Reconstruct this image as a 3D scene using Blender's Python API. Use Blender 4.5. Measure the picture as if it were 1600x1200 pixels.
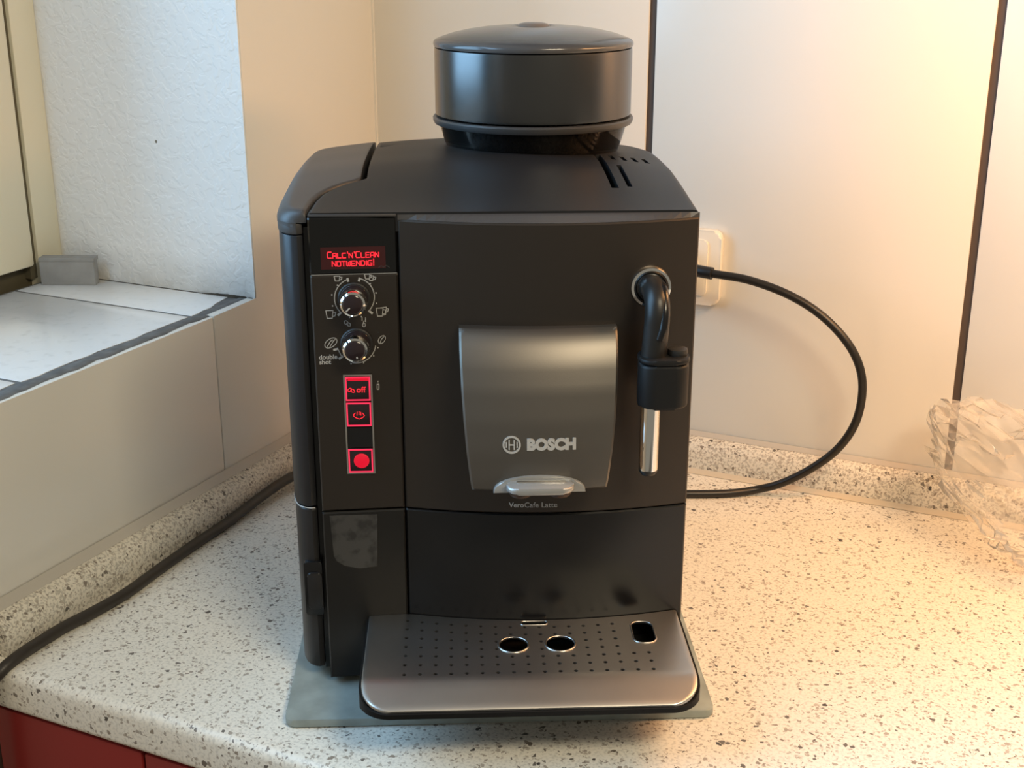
import bpy, bmesh, math, random
from mathutils import Vector, Matrix, noise

# ------------------------------------------------------------------ scene, camera, light
for _o in list(bpy.data.objects):
    bpy.data.objects.remove(_o)
scene = bpy.context.scene
C = scene.collection

cam_data = bpy.data.cameras.new('camera')
cam = bpy.data.objects.new('camera', cam_data)
C.objects.link(cam)
cam_data.sensor_width = 36.0
cam_data.lens = 2036.0 / 1600.0 * 36.0
cam_data.clip_start = 0.02
_yaw, _pit = 0.4407, 0.3316
_d = Vector((-math.sin(_yaw)*math.cos(_pit), math.cos(_yaw)*math.cos(_pit), -math.sin(_pit)))
_r = Vector((math.cos(_yaw), math.sin(_yaw), 0.0))
_u = _r.cross(_d)
_m = Matrix((_r, _u, -_d)).transposed().to_4x4()
_m.translation = Vector((0.7246, -1.1989, 0.5128))
cam.matrix_world = _m
scene.camera = cam

scene.view_settings.view_transform = 'Standard'
scene.view_settings.look = 'None'
scene.view_settings.gamma = 1.0
scene.view_settings.use_curve_mapping = False
scene.view_settings.exposure = 0.0

world = bpy.data.worlds.new('world')
scene.world = world
world.use_nodes = True
world.node_tree.nodes['Background'].inputs[0].default_value = (1.0, 0.93, 0.77, 1)
world.node_tree.nodes['Background'].inputs[1].default_value = 0.25

def add_light(name, kind, loc, target, energy, color, **kw):
    l = bpy.data.lights.new(name, kind)
    l.energy = energy
    l.color = color
    for k, v in kw.items():
        setattr(l, k, v)
    o = bpy.data.objects.new(name, l)
    C.objects.link(o)
    o.location = loc
    o.rotation_euler = (Vector(target) - Vector(loc)).to_track_quat('-Z', 'Y').to_euler()
    return o

# daylight through the window in the left wall
add_light('window_daylight', 'AREA', (-0.42, -1.05, 0.80), (0.6, -0.85, 0.25), 32, (0.36, 0.65, 1.0),
          shape='RECTANGLE', size=1.05, size_y=1.1)
# warm strip lamp under the wall cupboard, above the right of the frame
add_light('cupboard_lamp', 'AREA', (0.85, -0.20, 0.60), (0.74, -0.10, 0.0), 4.5, (1.0, 0.48, 0.18),
          shape='RECTANGLE', size=0.40, size_y=0.10)
# kitchen ceiling lamp
add_light('ceiling_lamp', 'AREA', (1.27, -1.12, 1.20), (0.30, -0.4, 0.1), 13.0, (1.0, 0.85, 0.60),
          shape='RECTANGLE', size=0.48, size_y=0.25)

# ------------------------------------------------------------------ materials
def srgb(r, g, b):
    f = lambda c: (c/255/12.92) if c/255 <= 0.04045 else ((c/255+0.055)/1.055)**2.4
    return (f(r), f(g), f(b), 1)

def mat(name, col, rough=0.5, metal=0.0, spec=0.5, coat=0.0, bump=None, var=None, aniso=0.0):
    m = bpy.data.materials.new(name)
    m.use_nodes = True
    nt = m.node_tree
    b = nt.nodes['Principled BSDF']
    b.inputs['Base Color'].default_value = (*col[:3], 1)
    b.inputs['Roughness'].default_value = rough
    b.inputs['Metallic'].default_value = metal
    b.inputs['Specular IOR Level'].default_value = spec
    b.inputs['Coat Weight'].default_value = coat
    b.inputs['Anisotropic'].default_value = aniso
    tc = nt.nodes.new('ShaderNodeTexCoord')
    if bump:
        n = nt.nodes.new('ShaderNodeTexNoise')
        n.inputs['Scale'].default_value = bump[0]
        n.inputs['Detail'].default_value = 3
        nt.links.new(tc.outputs['Object'], n.inputs['Vector'])
        bp = nt.nodes.new('ShaderNodeBump')
        bp.inputs['Strength'].default_value = bump[1]
        bp.inputs['Distance'].default_value = bump[2]
        nt.links.new(n.outputs['Fac'], bp.inputs['Height'])
        nt.links.new(bp.outputs['Normal'], b.inputs['Normal'])
    if var:
        n2 = nt.nodes.new('ShaderNodeTexNoise')
        n2.inputs['Scale'].default_value = var[0]
        n2.inputs['Detail'].default_value = 5
        nt.links.new(tc.outputs['Object'], n2.inputs['Vector'])
        cr = nt.nodes.new('ShaderNodeValToRGB')
        cr.color_ramp.elements[0].position = var[2] if len(var) > 2 else 0.3
        cr.color_ramp.elements[1].position = var[3] if len(var) > 3 else 0.7
        cr.color_ramp.elements[0].color = (*[c*var[1] for c in col[:3]], 1)
        cr.color_ramp.elements[1].color = (*col[:3], 1)
        nt.links.new(n2.outputs['Fac'], cr.inputs['Fac'])
        nt.links.new(cr.outputs['Color'], b.inputs['Base Color'])
    return m

def emit(name, col, strength):
    m = bpy.data.materials.new(name)
    m.use_nodes = True
    b = m.node_tree.nodes['Principled BSDF']
    b.inputs['Base Color'].default_value = (0.02, 0.0, 0.0, 1)
    b.inputs['Emission Color'].default_value = (*col[:3], 1)
    b.inputs['Emission Strength'].default_value = strength
    return m

def speckled(name, base, dens, rough=0.35, stretch=(1, 1, 1)):
    """laminate: pale ground strewn with grey and brown flecks of two sizes"""
    m = bpy.data.materials.new(name)
    m.use_nodes = True
    nt = m.node_tree
    N, L = nt.nodes, nt.links
    b = N['Principled BSDF']
    b.inputs['Roughness'].default_value = rough
    tc = N.new('ShaderNodeTexCoord')
    mp = N.new('ShaderNodeMapping')
    mp.inputs['Scale'].default_value = stretch
    L.new(tc.outputs['Object'], mp.inputs['Vector'])
    wob = N.new('ShaderNodeTexNoise')
    wob.inputs['Scale'].default_value = 320
    wob.inputs['Detail'].default_value = 1
    L.new(mp.outputs['Vector'], wob.inputs['Vector'])
    sub = N.new('ShaderNodeVectorMath'); sub.operation = 'SUBTRACT'
    L.new(wob.outputs['Color'], sub.inputs[0]); sub.inputs[1].default_value = (0.5, 0.5, 0.5)
    scl = N.new('ShaderNodeVectorMath'); scl.operation = 'SCALE'
    L.new(sub.outputs[0], scl.inputs[0]); scl.inputs['Scale'].default_value = 0.0045
    add = N.new('ShaderNodeVectorMath'); add.operation = 'ADD'
    L.new(mp.outputs['Vector'], add.inputs[0]); L.new(scl.outputs[0], add.inputs[1])
    cur = None
    mott = N.new('ShaderNodeTexNoise')
    mott.inputs['Scale'].default_value = 420
    mott.inputs['Detail'].default_value = 2
    L.new(mp.outputs['Vector'], mott.inputs['Vector'])
    cr = N.new('ShaderNodeValToRGB')
    cr.color_ramp.elements[0].position = 0.36
    cr.color_ramp.elements[1].position = 0.52
    cr.color_ramp.elements[0].color = (*[c*(0.80 if dens < 1.5 else 0.62) for c in base[:3]], 1)
    cr.color_ramp.elements[1].color = (*base[:3], 1)
    L.new(mott.outputs['Fac'], cr.inputs['Fac'])
    cur = cr.outputs['Color']
    for sc, prob, rad, cols in ((360, 0.27*dens, 0.36, ((0.36, 0.32, 0.27), (0.50, 0.45, 0.38))),
                                (250, 0.12*dens, 0.29, ((0.13, 0.12, 0.105), (0.30, 0.25, 0.20))),
                                (130, 0.045*dens, 0.19, ((0.06, 0.055, 0.05), (0.17, 0.14, 0.11)))):
        v = N.new('ShaderNodeTexVoronoi')
        v.inputs['Scale'].default_value = sc
        L.new(add.outputs[0], v.inputs['Vector'])
        sep = N.new('ShaderNodeSeparateColor')
        L.new(v.outputs['Color'], sep.inputs[0])
        lt = N.new('ShaderNodeMath'); lt.operation = 'LESS_THAN'
        L.new(sep.outputs[0], lt.inputs[0]); lt.inputs[1].default_value = prob*2.0
        # radius varies by cell
        rr = N.new('ShaderNodeMath'); rr.operation = 'MULTIPLY'
        L.new(sep.outputs[1], rr.inputs[0]); rr.inputs[1].default_value = rad*1.6
        ls = N.new('ShaderNodeMath'); ls.operation = 'LESS_THAN'
        L.new(v.outputs['Distance'], ls.inputs[0]); L.new(rr.outputs[0], ls.inputs[1])
        mul = N.new('ShaderNodeMath'); mul.operation = 'MULTIPLY'
        L.new(lt.outputs[0], mul.inputs[0]); L.new(ls.outputs[0], mul.inputs[1])
        fc = N.new('ShaderNodeMix'); fc.data_type = 'RGBA'
        fc.inputs[6].default_value = (*cols[0], 1); fc.inputs[7].default_value = (*cols[1], 1)
        L.new(sep.outputs[2], fc.inputs[0])
        mx = N.new('ShaderNodeMix'); mx.data_type = 'RGBA'
        L.new(mul.outputs[0], mx.inputs[0]); L.new(cur, mx.inputs[6]); L.new(fc.outputs[2], mx.inputs[7])
        cur = mx.outputs[2]
    L.new(cur, b.inputs['Base Color'])
    return m

def film(name, tint, fac, rough, diff=(0.9, 0.9, 0.9), diffw=0.1):
    """thin clear sheet: mostly see-through, with gloss and a little haze"""
    m = bpy.data.materials.new(name)
    m.use_nodes = True
    nt = m.node_tree
    N, L = nt.nodes, nt.links
    N.remove(N['Principled BSDF'])
    out = N['Material Output']
    tr = N.new('ShaderNodeBsdfTransparent'); tr.inputs[0].default_value = (*tint, 1)
    gl = N.new('ShaderNodeBsdfGlossy'); gl.inputs['Roughness'].default_value = rough
    df = N.new('ShaderNodeBsdfDiffuse'); df.inputs[0].default_value = (*diff, 1)
    m1 = N.new('ShaderNodeMixShader'); m1.inputs[0].default_value = diffw
    L.new(tr.outputs[0], m1.inputs[1]); L.new(df.outputs[0], m1.inputs[2])
    lw = N.new('ShaderNodeLayerWeight'); lw.inputs['Blend'].default_value = fac
    m2 = N.new('ShaderNodeMixShader')
    L.new(lw.outputs['Fresnel'], m2.inputs[0])
    L.new(m1.outputs[0], m2.inputs[1]); L.new(gl.outputs[0], m2.inputs[2])
    L.new(m2.outputs[0], out.inputs[0])
    return m

MT = {}
MT['panel'] = mat('white_wall_panel', (0.78, 0.755, 0.70), 0.22, var=(2.0, 0.96))
MT['joint'] = mat('dark_joint', (0.075, 0.052, 0.040), 0.6)
MT['plaster_plain'] = mat('plain_plaster', (0.75, 0.73, 0.68), 0.8)
MT['floor'] = mat('floor_tile', (0.25, 0.23, 0.21), 0.4, var=(6, 0.8))
MT['counter'] = speckled('speckled_laminate', (0.82, 0.785, 0.70), 1.0, 0.33)
MT['splash'] = speckled('speckled_splash_profile', (0.74, 0.70, 0.61), 2.0, 0.4)
MT['seal'] = mat('grey_silicone', (0.50, 0.47, 0.42), 0.35)
MT['sealwarm'] = mat('pale_silicone', (0.60, 0.53, 0.42), 0.35)
MT['tile'] = mat('white_tile', (0.80, 0.81, 0.82), 0.16, var=(90, 0.86, 0.22, 0.45))
MT['grout'] = mat('grey_grout', (0.17, 0.17, 0.17), 0.8, bump=(120, 0.6, 0.002), var=(90, 0.6))
MT['frame'] = mat('cream_window_frame', (0.74, 0.70, 0.55), 0.4)
MT['gasket'] = mat('olive_gasket', (0.10, 0.085, 0.05), 0.7)
MT['dirt'] = mat('dirty_sill_edge', (0.10, 0.085, 0.065), 0.9, var=(80, 0.4))
MT['block'] = mat('grey_block', (0.30, 0.30, 0.295), 0.6, var=(60, 0.8))
MT['red'] = mat('dark_red_laminate', (0.22, 0.020, 0.018), 0.35, spec=0.3)
MT['carcass'] = mat('cabinet_carcass', (0.03, 0.01, 0.01), 0.6)
MT['socket'] = mat('white_socket_plastic', (0.80, 0.77, 0.69), 0.25)
MT['rubber'] = mat('black_rubber', (0.014, 0.013, 0.012), 0.38, spec=0.4)
MT['frother'] = mat('matt_black_frother', (0.008, 0.008, 0.008), 0.5, spec=0.3)
MT['pan'] = mat('black_pan', (0.005, 0.005, 0.005), 0.6, spec=0.2)
MT['badge'] = mat('silver_badge', (0.50, 0.485, 0.46), 0.35, metal=0.25)
MT['cableL'] = mat('brown_black_cable', (0.030, 0.024, 0.018), 0.45)
MT['front'] = mat('dark_bronze_grey_front', (0.055, 0.046, 0.039), 0.40, metal=0.75, bump=(1400, 0.04, 0.0004))
MT['flap'] = mat('bronze_grey_flap', (0.165, 0.150, 0.132), 0.43, metal=0.9, bump=(1400, 0.05, 0.0004))
MT['cover'] = mat('matt_black_top', (0.012, 0.012, 0.013), 0.46, spec=0.28, bump=(1500, 0.08, 0.0004))
MT['tanklid'] = mat('dark_grey_lid', (0.050, 0.047, 0.046), 0.42, spec=0.4, bump=(1500, 0.06, 0.0004))
MT['tank'] = mat('smoked_tank_plastic', (0.016, 0.016, 0.018), 0.34, spec=0.35)
MT['tankbase'] = mat('dark_grey_base', (0.016, 0.015, 0.015), 0.36, spec=0.35)
MT['housing'] = mat('black_housing', (0.020, 0.019, 0.018), 0.45)
MT['lower'] = mat('black_satin_panel', (0.008, 0.0076, 0.0078), 0.24, spec=0.4, var=(30, 0.8))
MT['lowleft'] = mat('black_brown_panel', (0.013, 0.012, 0.011), 0.30, spec=0.35, var=(30, 0.8))
MT['residue'] = mat('sticker_residue', (0.045, 0.043, 0.040), 0.5, var=(110, 0.4, 0.36, 0.52))
MT['gloss'] = mat('black_display_glass', (0.003, 0.003, 0.003), 0.08)
MT['screen'] = emit('lit_screen', (0.5, 0.0, 0.01), 0.025)
MT['redtext'] = emit('red_display_text', (1.0, 0.02, 0.035), 1.6)
MT['redline'] = emit('red_button_light', (1.0, 0.03, 0.09), 1.25)
MT['redglow'] = emit('red_button_lens', (1.0, 0.0, 0.03), 0.75)
MT['keyface'] = mat('black_key', (0.02, 0.012, 0.014), 0.18)
MT['print'] = mat('grey_print', (0.42, 0.41, 0.39), 0.5)
MT['silver'] = mat('silver_trim', (0.60, 0.57, 0.53), 0.28, metal=1.0)
MT['silverpaint'] = mat('silver_paint', (0.40, 0.395, 0.38), 0.36, metal=0.5)
MT['chrome'] = mat('chrome', (0.80, 0.78, 0.75), 0.07, metal=1.0)
MT['steel'] = mat('brushed_tray_steel', (0.56, 0.535, 0.50), 0.36, metal=1.0, var=(14, 0.86), bump=(900, 0.03, 0.0003))
MT['sleeve'] = mat('brushed_hopper_steel', (0.115, 0.115, 0.115), 0.25, metal=1.0, bump=(700, 0.04, 0.0003))
MT['ring'] = mat('grey_hopper_ring', (0.035, 0.035, 0.036), 0.34)
MT['lid'] = mat('smoky_hopper_lid', (0.085, 0.085, 0.088), 0.16, var=(16, 0.6))
MT['knob'] = mat('brown_grey_knob', (0.16, 0.13, 0.11), 0.3)
MT['bean'] = mat('roasted_bean', (0.030, 0.014, 0.008), 0.38)
MT['stain'] = mat('coffee_stain', (0.06, 0.024, 0.01), 0.5, var=(300, 0.3))
MT['bowl'] = film('smoked_bowl', (0.62, 0.58, 0.54), 0.22, 0.06, (0.05, 0.05, 0.05), 0.06)
MT['pane'] = film('window_glass', (0.95, 0.97, 0.96), 0.2, 0.02, (0.9, 0.9, 0.9), 0.0)
MT['bag'] = film('clear_crumpled_film', (0.98, 0.97, 0.95), 0.12, 0.18, (0.95, 0.93, 0.9), 0.14)
MT['glassboard'] = mat('frosted_green_glass', (0.50, 0.57, 0.54), 0.28, var=(45, 0.62))
MT['glassboard'].node_tree.nodes['Principled BSDF'].inputs['Transmission Weight'].default_value = 0.35

def plaster():
    m = mat('rough_white_plaster', (0.80, 0.80, 0.79), 0.75)
    nt = m.node_tree; N, L = nt.nodes, nt.links
    b = N['Principled BSDF']
    tc = N.new('ShaderNodeTexCoord')
    n1 = N.new('ShaderNodeTexNoise'); n1.inputs['Scale'].default_value = 105; n1.inputs['Detail'].default_value = 2
    n1.inputs['Distortion'].default_value = 0.7
    L.new(tc.outputs['Object'], n1.inputs['Vector'])
    cr = N.new('ShaderNodeValToRGB')
    cr.color_ramp.elements[0].position = 0.44; cr.color_ramp.elements[1].position = 0.54
    L.new(n1.outputs['Fac'], cr.inputs['Fac'])
    bp = N.new('ShaderNodeBump'); bp.inputs['Strength'].default_value = 0.35; bp.inputs['Distance'].default_value = 0.0012
    L.new(cr.outputs['Color'], bp.inputs['Height'])
    L.new(bp.outputs['Normal'], b.inputs['Normal'])
    # grime where it meets the sill and a few dark specks
    n2 = N.new('ShaderNodeTexNoise'); n2.inputs['Scale'].default_value = 45; n2.inputs['Detail'].default_value = 6
    L.new(tc.outputs['Object'], n2.inputs['Vector'])
    sx = N.new('ShaderNodeSeparateXYZ'); L.new(tc.outputs['Object'], sx.inputs[0])
    mr = N.new('ShaderNodeMapRange'); mr.inputs[1].default_value = 0.189; mr.inputs[2].default_value = 0.225
    mr.inputs[3].default_value = 0.75; mr.inputs[4].default_value = 0.0
    L.new(sx.outputs['Z'], mr.inputs[0])
    mu = N.new('ShaderNodeMath'); mu.operation = 'MULTIPLY'
    L.new(mr.outputs[0], mu.inputs[0]); L.new(n2.outputs['Fac'], mu.inputs[1])
    v = N.new('ShaderNodeTexVoronoi'); v.inputs['Scale'].default_value = 22
    L.new(tc.outputs['Object'], v.inputs['Vector'])
    lt = N.new('ShaderNodeMath'); lt.operation = 'LESS_THAN'; lt.inputs[1].default_value = 0.035
    L.new(v.outputs['Distance'], lt.inputs[0])
    ad = N.new('ShaderNodeMath'); ad.operation = 'MAXIMUM'
    L.new(mu.outputs[0], ad.inputs[0]); L.new(lt.outputs[0], ad.inputs[1])
    mx = N.new('ShaderNodeMix'); mx.data_type = 'RGBA'
    mx.inputs[6].default_value = (0.80, 0.80, 0.79, 1); mx.inputs[7].default_value = (0.20, 0.18, 0.14, 1)
    L.new(ad.outputs[0], mx.inputs[0]); L.new(mx.outputs[2], b.inputs['Base Color'])
    return m
MT['jamb'] = plaster()

# ------------------------------------------------------------------ mesh helpers
def mk(name, verts, faces, m, parent=None, smooth=False, angle=None):
    me = bpy.data.meshes.new(name)
    me.from_pydata([tuple(v) for v in verts], [], faces)
    bm = bmesh.new(); bm.from_mesh(me)
    bmesh.ops.recalc_face_normals(bm, faces=bm.faces)
    bm.to_mesh(me); bm.free()
    return link(name, me, m, parent, smooth, angle)

def link(name, me, m, parent=None, smooth=False, angle=None):
    if not me.materials:
        me.materials.append(MT[m] if isinstance(m, str) else m)
    if smooth:
        for p in me.polygons:
            p.use_smooth = True
        me.set_sharp_from_angle(angle=math.radians(angle or 40))
    o = bpy.data.objects.new(name, me)
    C.objects.link(o)
    if parent:
        o.parent = parent
    return o

def from_bm(name, bm, m, parent=None, smooth=False, angle=None):
    bmesh.ops.recalc_face_normals(bm, faces=bm.faces)
    me = bpy.data.meshes.new(name)
    bm.to_mesh(me); bm.free()
    return link(name, me, m, parent, smooth, angle)

def bm_box(bm, x0, x1, y0, y1, z0, z1):
    vs = [bm.verts.new(v) for v in ((x0,y0,z0),(x1,y0,z0),(x1,y1,z0),(x0,y1,z0),(x0,y0,z1),(x1,y0,z1),(x1,y1,z1),(x0,y1,z1))]
    for f in ((0,3,2,1),(4,5,6,7),(0,1,5,4),(1,2,6,5),(2,3,7,6),(3,0,4,7)):
        bm.faces.new([vs[i] for i in f])

def box(name, x0, x1, y0, y1, z0, z1, m, parent=None, bev=0.0, seg=2):
    bm = bmesh.new()
    bm_box(bm, x0, x1, y0, y1, z0, z1)
    if bev:
        bmesh.ops.bevel(bm, geom=bm.edges[:], offset=bev, segments=seg, affect='EDGES', profile=0.5)
    return from_bm(name, bm, m, parent, smooth=bool(bev))

def prism(name, poly, axis, a, b, m, parent=None, bev=0.0, smooth=False, seg=2, angle=None):
    """poly in the two other axes, extruded along axis from a to b"""
    def P(q, t):
        return {'x': (t, q[0], q[1]), 'y': (q[0], t, q[1]), 'z': (q[0], q[1], t)}[axis]
    bm = bmesh.new()
    A = [bm.verts.new(P(q, a)) for q in poly]
    B = [bm.verts.new(P(q, b)) for q in poly]
    n = len(poly)
    fa = bm.faces.new(A); fb = bm.faces.new(B[::-1])
    for i in range(n):
        bm.faces.new((A[i], A[(i+1) % n], B[(i+1) % n], B[i]))
    if bev:
        es = list({e for f in (fa, fb) for e in f.edges})
        bmesh.ops.bevel(bm, geom=es, offset=bev, segments=seg, affect='EDGES', profile=0.5)
    return from_bm(name, bm, m, parent, smooth or bool(bev), angle)

def lathe_data(profile, n, cx, cy, cap=True):
    vs, fs = [], []
    for r, z in profile:
        for k in range(n):
            a = 2*math.pi*k/n
            vs.append((cx + r*math.cos(a), cy + r*math.sin(a), z))
    for i in range(len(profile)-1):
        for k in range(n):
            fs.append((i*n+k, i*n+(k+1) % n, (i+1)*n+(k+1) % n, (i+1)*n+k))
    if cap:
        fs.append(tuple(range(n-1, -1, -1)))
        fs.append(tuple((len(profile)-1)*n + k for k in range(n)))
    return vs, fs

def lathe(name, profile, n, cx, cy, m, parent=None, cap=True, angle=35):
    vs, fs = lathe_data(profile, n, cx, cy, cap)
    return mk(name, vs, fs, m, parent, True, angle)

def lathe_y(name, profile, n, cx, cz, m, parent=None, angle=35):
    """turned about an axis along y: profile of (radius, y)"""
    vs, fs = lathe_data(profile, n, 0, 0, True)
    vs = [(cx + x, z, cz + y) for x, y, z in vs]
    return mk(name, vs, fs, m, parent, True, angle)

def catmull(pts, k=8):
    P = [Vector(p) for p in pts]
    P = [2*P[0]-P[1]] + P + [2*P[-1]-P[-2]]
    out = []
    for i in range(1, len(P)-2):
        for j in range(k):
            t = j/k
            a, b, c, d = P[i-1], P[i], P[i+1], P[i+2]
            out.append(0.5*((2*b)+(c-a)*t+(2*a-5*b+4*c-d)*t*t+(3*b-a-3*c+d)*t**3))
    out.append(P[-2])
    return out

def tube_data(path, rad, n=14):
    vs, fs = [], []
    up = Vector((0, 0, 1))
    T0 = (path[1]-path[0]).normalized()
    nrm = T0.cross(up)
    if nrm.length < 1e-3:
        nrm = T0.cross(Vector((1, 0, 0)))
    nrm.normalize()
    for i, p in enumerate(path):
        T = (path[min(i+1, len(path)-1)] - path[max(i-1, 0)]).normalized()
        nrm = (nrm - T*nrm.dot(T)).normalized()
        bn = T.cross(nrm)
        r = rad(i/(len(path)-1)) if callable(rad) else rad
        for k in range(n):
            a = 2*math.pi*k/n
            vs.append(p + nrm*(r*math.cos(a)) + bn*(r*math.sin(a)))
    for i in range(len(path)-1):
        for k in range(n):
            fs.append((i*n+k, i*n+(k+1) % n, (i+1)*n+(k+1) % n, (i+1)*n+k))
    fs.append(tuple(range(n)))
    fs.append(tuple((len(path)-1)*n+k for k in range(n)))
    return vs, fs

def tube(name, pts, rad, m, parent=None, n=14, k=8):
    vs, fs = tube_data(catmull(pts, k), rad, n)
    return mk(name, vs, fs, m, parent, True, 50)

def rrect(x0, x1, y0, y1, r, n=6):
    pts = []
    for cx, cy, a0 in ((x1-r, y1-r, 0), (x0+r, y1-r, 90), (x0+r, y0+r, 180), (x1-r, y0+r, 270)):
        for i in range(n+1):
            a = math.radians(a0 + 90*i/n)
            pts.append((cx+r*math.cos(a), cy+r*math.sin(a)))
    return pts

def heightfield(name, ys, xl, xr, nu, ztop, zbot, m, parent=None, angle=40):
    """closed solid over the plan xl(y)..xr(y)"""
    vs, fs = [], []
    ny = len(ys); w = nu+1
    for y in ys:
        a, b = xl(y), xr(y)
        for i in range(w):
            t = i/nu
            t = 0.5-0.5*math.cos(math.pi*t) if nu > 20 else t
            x = a+(b-a)*t
            vs.append((x, y, ztop(x, y)))
    off = len(vs)
    for y in ys:
        a, b = xl(y), xr(y)
        for i in range(w):
            t = i/nu
            t = 0.5-0.5*math.cos(math.pi*t) if nu > 20 else t
            x = a+(b-a)*t
            vs.append((x, y, zbot(x, y)))
    for j in range(ny-1):
        for i in range(nu):
            q = (j*w+i, j*w+i+1, (j+1)*w+i+1, (j+1)*w+i)
            fs.append(q); fs.append(tuple(v+off for v in q[::-1]))
    for j in range(ny-1):
        for i in (0, nu):
            fs.append((j*w+i, (j+1)*w+i, (j+1)*w+i+off, j*w+i+off))
    for i in range(nu):
        for j in (0, ny-1):
            fs.append((j*w+i, j*w+i+1, j*w+i+1+off, j*w+i+off))
    return mk(name, vs, fs, m, parent, True, angle)

def slab(name, x0, x1, z0, z1, yf, yback, m, parent=None, nx=24, nz=8, ch=0.0010, xedge=None):
    """front panel: front face y = yf(x, z) with chamfered rim, closed at yback. xedge(z)->(x0,x1)"""
    ts = [0.0, None] + [i/nx for i in range(1, nx)] + [None, 1.0]
    zs = [z0, z0+ch] + [z0+(z1-z0)*i/nz for i in range(1, nz)] + [z1-ch, z1]
    vs, fs = [], []
    W = len(ts)
    for j, z in enumerate(zs):
        a, b = xedge(z) if xedge else (x0, x1)
        for i in range(W):
            if i == 0: x = a
            elif i == 1: x = a+ch
            elif i == W-2: x = b-ch
            elif i == W-1: x = b
            else: x = a+(b-a)*ts[i]
            e = (i in (0, W-1)) or (j in (0, len(zs)-1))
            vs.append((x, yf(x, z)+(ch if e else 0), z))
    off = len(vs)
    for v in list(vs):
        vs.append((v[0], yback, v[2]))
    H = len(zs)
    for j in range(H-1):
        for i in range(W-1):
            q = (j*W+i, j*W+i+1, (j+1)*W+i+1, (j+1)*W+i)
            fs.append(q); fs.append(tuple(v+off for v in q[::-1]))
        for i in (0, W-1):
            fs.append((j*W+i, (j+1)*W+i, (j+1)*W+i+off, j*W+i+off))
    for i in range(W-1):
        for j in (0, H-1):
            fs.append((j*W+i, j*W+i+1, j*W+i+1+off, j*W+i+off))
    return mk(name, vs, fs, m, parent, True, 25)

def boolean_cut(o, cutter):
    cutter.parent = o.parent
    md = o.modifiers.new('cut', 'BOOLEAN')
    md.operation = 'DIFFERENCE'; md.solver = 'EXACT'; md.object = cutter; md.use_self = True
    bpy.context.view_layer.update()
    dg = bpy.context.evaluated_depsgraph_get(); dg.update()
    me = bpy.data.meshes.new_from_object(o.evaluated_get(dg))
    o.modifiers.clear()
    o.data = me
    bpy.data.objects.remove(cutter)
    for p in me.polygons:
        p.use_smooth = True
    me.set_sharp_from_angle(angle=math.radians(35))

def tag(o, label, cat, group=None):
    o['label'] = label; o['category'] = cat
    if group: o['group'] = group
    return o
def struct(o):
    o['kind'] = 'structure'
    return o
def empty(name, loc, rz=0.0):
    e = bpy.data.objects.new(name, None)
    e.empty_display_size = 0.05
    C.objects.link(e)
    e.location = loc; e.rotation_euler = (0, 0, rz)
    return e

def text_mesh(body, size, extrude, bold=0.0, align='CENTER', small_caps=False):
    cu = bpy.data.curves.new('t', 'FONT')
    cu.body = body; cu.size = size; cu.extrude = extrude; cu.offset = bold
    cu.align_x = align; cu.align_y = 'CENTER'; cu.resolution_u = 3
    o = bpy.data.objects.new('t', cu); C.objects.link(o)
    dg = bpy.context.evaluated_depsgraph_get(); dg.update()
    me = bpy.data.meshes.new_from_object(o.evaluated_get(dg))
    bpy.data.objects.remove(o)
    me.materials.clear()
    return me

def place_text(name, me, x, z, yf, m, parent, width=None, align='CENTER'):
    """lay flat lettering (x, y) upright on the front y = yf(x, z)"""
    xs = [v.co.x for v in me.vertices]
    s = width/(max(xs)-min(xs)) if width else 1.0
    mid = (max(xs)+min(xs))/2 if align == 'CENTER' else min(xs)
    for v in me.vertices:
        X = x+(v.co.x-mid)*s; Z = z+v.co.y*s
        v.co = (X, yf(X, Z)-v.co.z, Z)
    return link(name, me, m, parent)

def ribbons(name, lines, width, yf, m, parent, lift=0.00025):
    """printed strokes: polylines of (x, z) points as thin flat ribbons on the front"""
    vs, fs = [], []
    for ln in lines:
        for (x0, z0), (x1, z1) in zip(ln[:-1], ln[1:]):
            dx, dz = x1-x0, z1-z0
            l = math.hypot(dx, dz) or 1e-9
            dx, dz = dx/l, dz/l
            h = width/2
            e = h*0.6
            q = [(x0-dx*e-dz*h, z0-dz*e+dx*h), (x0-dx*e+dz*h, z0-dz*e-dx*h),
                 (x1+dx*e+dz*h, z1+dz*e-dx*h), (x1+dx*e-dz*h, z1+dz*e+dx*h)]
            b = len(vs)
            vs += [(x, yf(x, z)-lift, z) for x, z in q] + [(x, yf(x, z)-lift*0.2, z) for x, z in q]
            fs += [(b, b+1, b+2, b+3), (b+7, b+6, b+5, b+4)] + [(b+i, b+4+i, b+4+(i+1) % 4, b+(i+1) % 4) for i in range(4)]
    return mk(name, vs, fs, m, parent)

# ------------------------------------------------------------------ the room
ZF = -0.90                       # floor, the counter top is z = 0
SILL = 0.1875
JY = -0.2285                     # window reveal
WX = -0.235                      # window frame plane
struct(box('floor', -0.4, 2.2, -2.2, 0.1, ZF-0.02, ZF, 'floor'))

wb = struct(box('wall_back', -0.40, 1.9, 0.0028, 0.12, ZF, 1.75, 'joint'))
edges = [0.0, 0.3046, 0.6123, 0.920, 1.228, 1.536, 1.844]
for i, (a, b) in enumerate(zip(edges[:-1], edges[1:])):
    g0 = 0.0 if i == 0 else 0.0036
    box('wall_panel', a+g0, b-0.0036, 0.0, 0.0085, 0.0362, 0.80, 'panel', wb, bev=0.0008)
box('seal_strip', 0.0, 1.844, 0.0006, 0.0079, 0.030, 0.0368, 'seal', wb)

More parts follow.
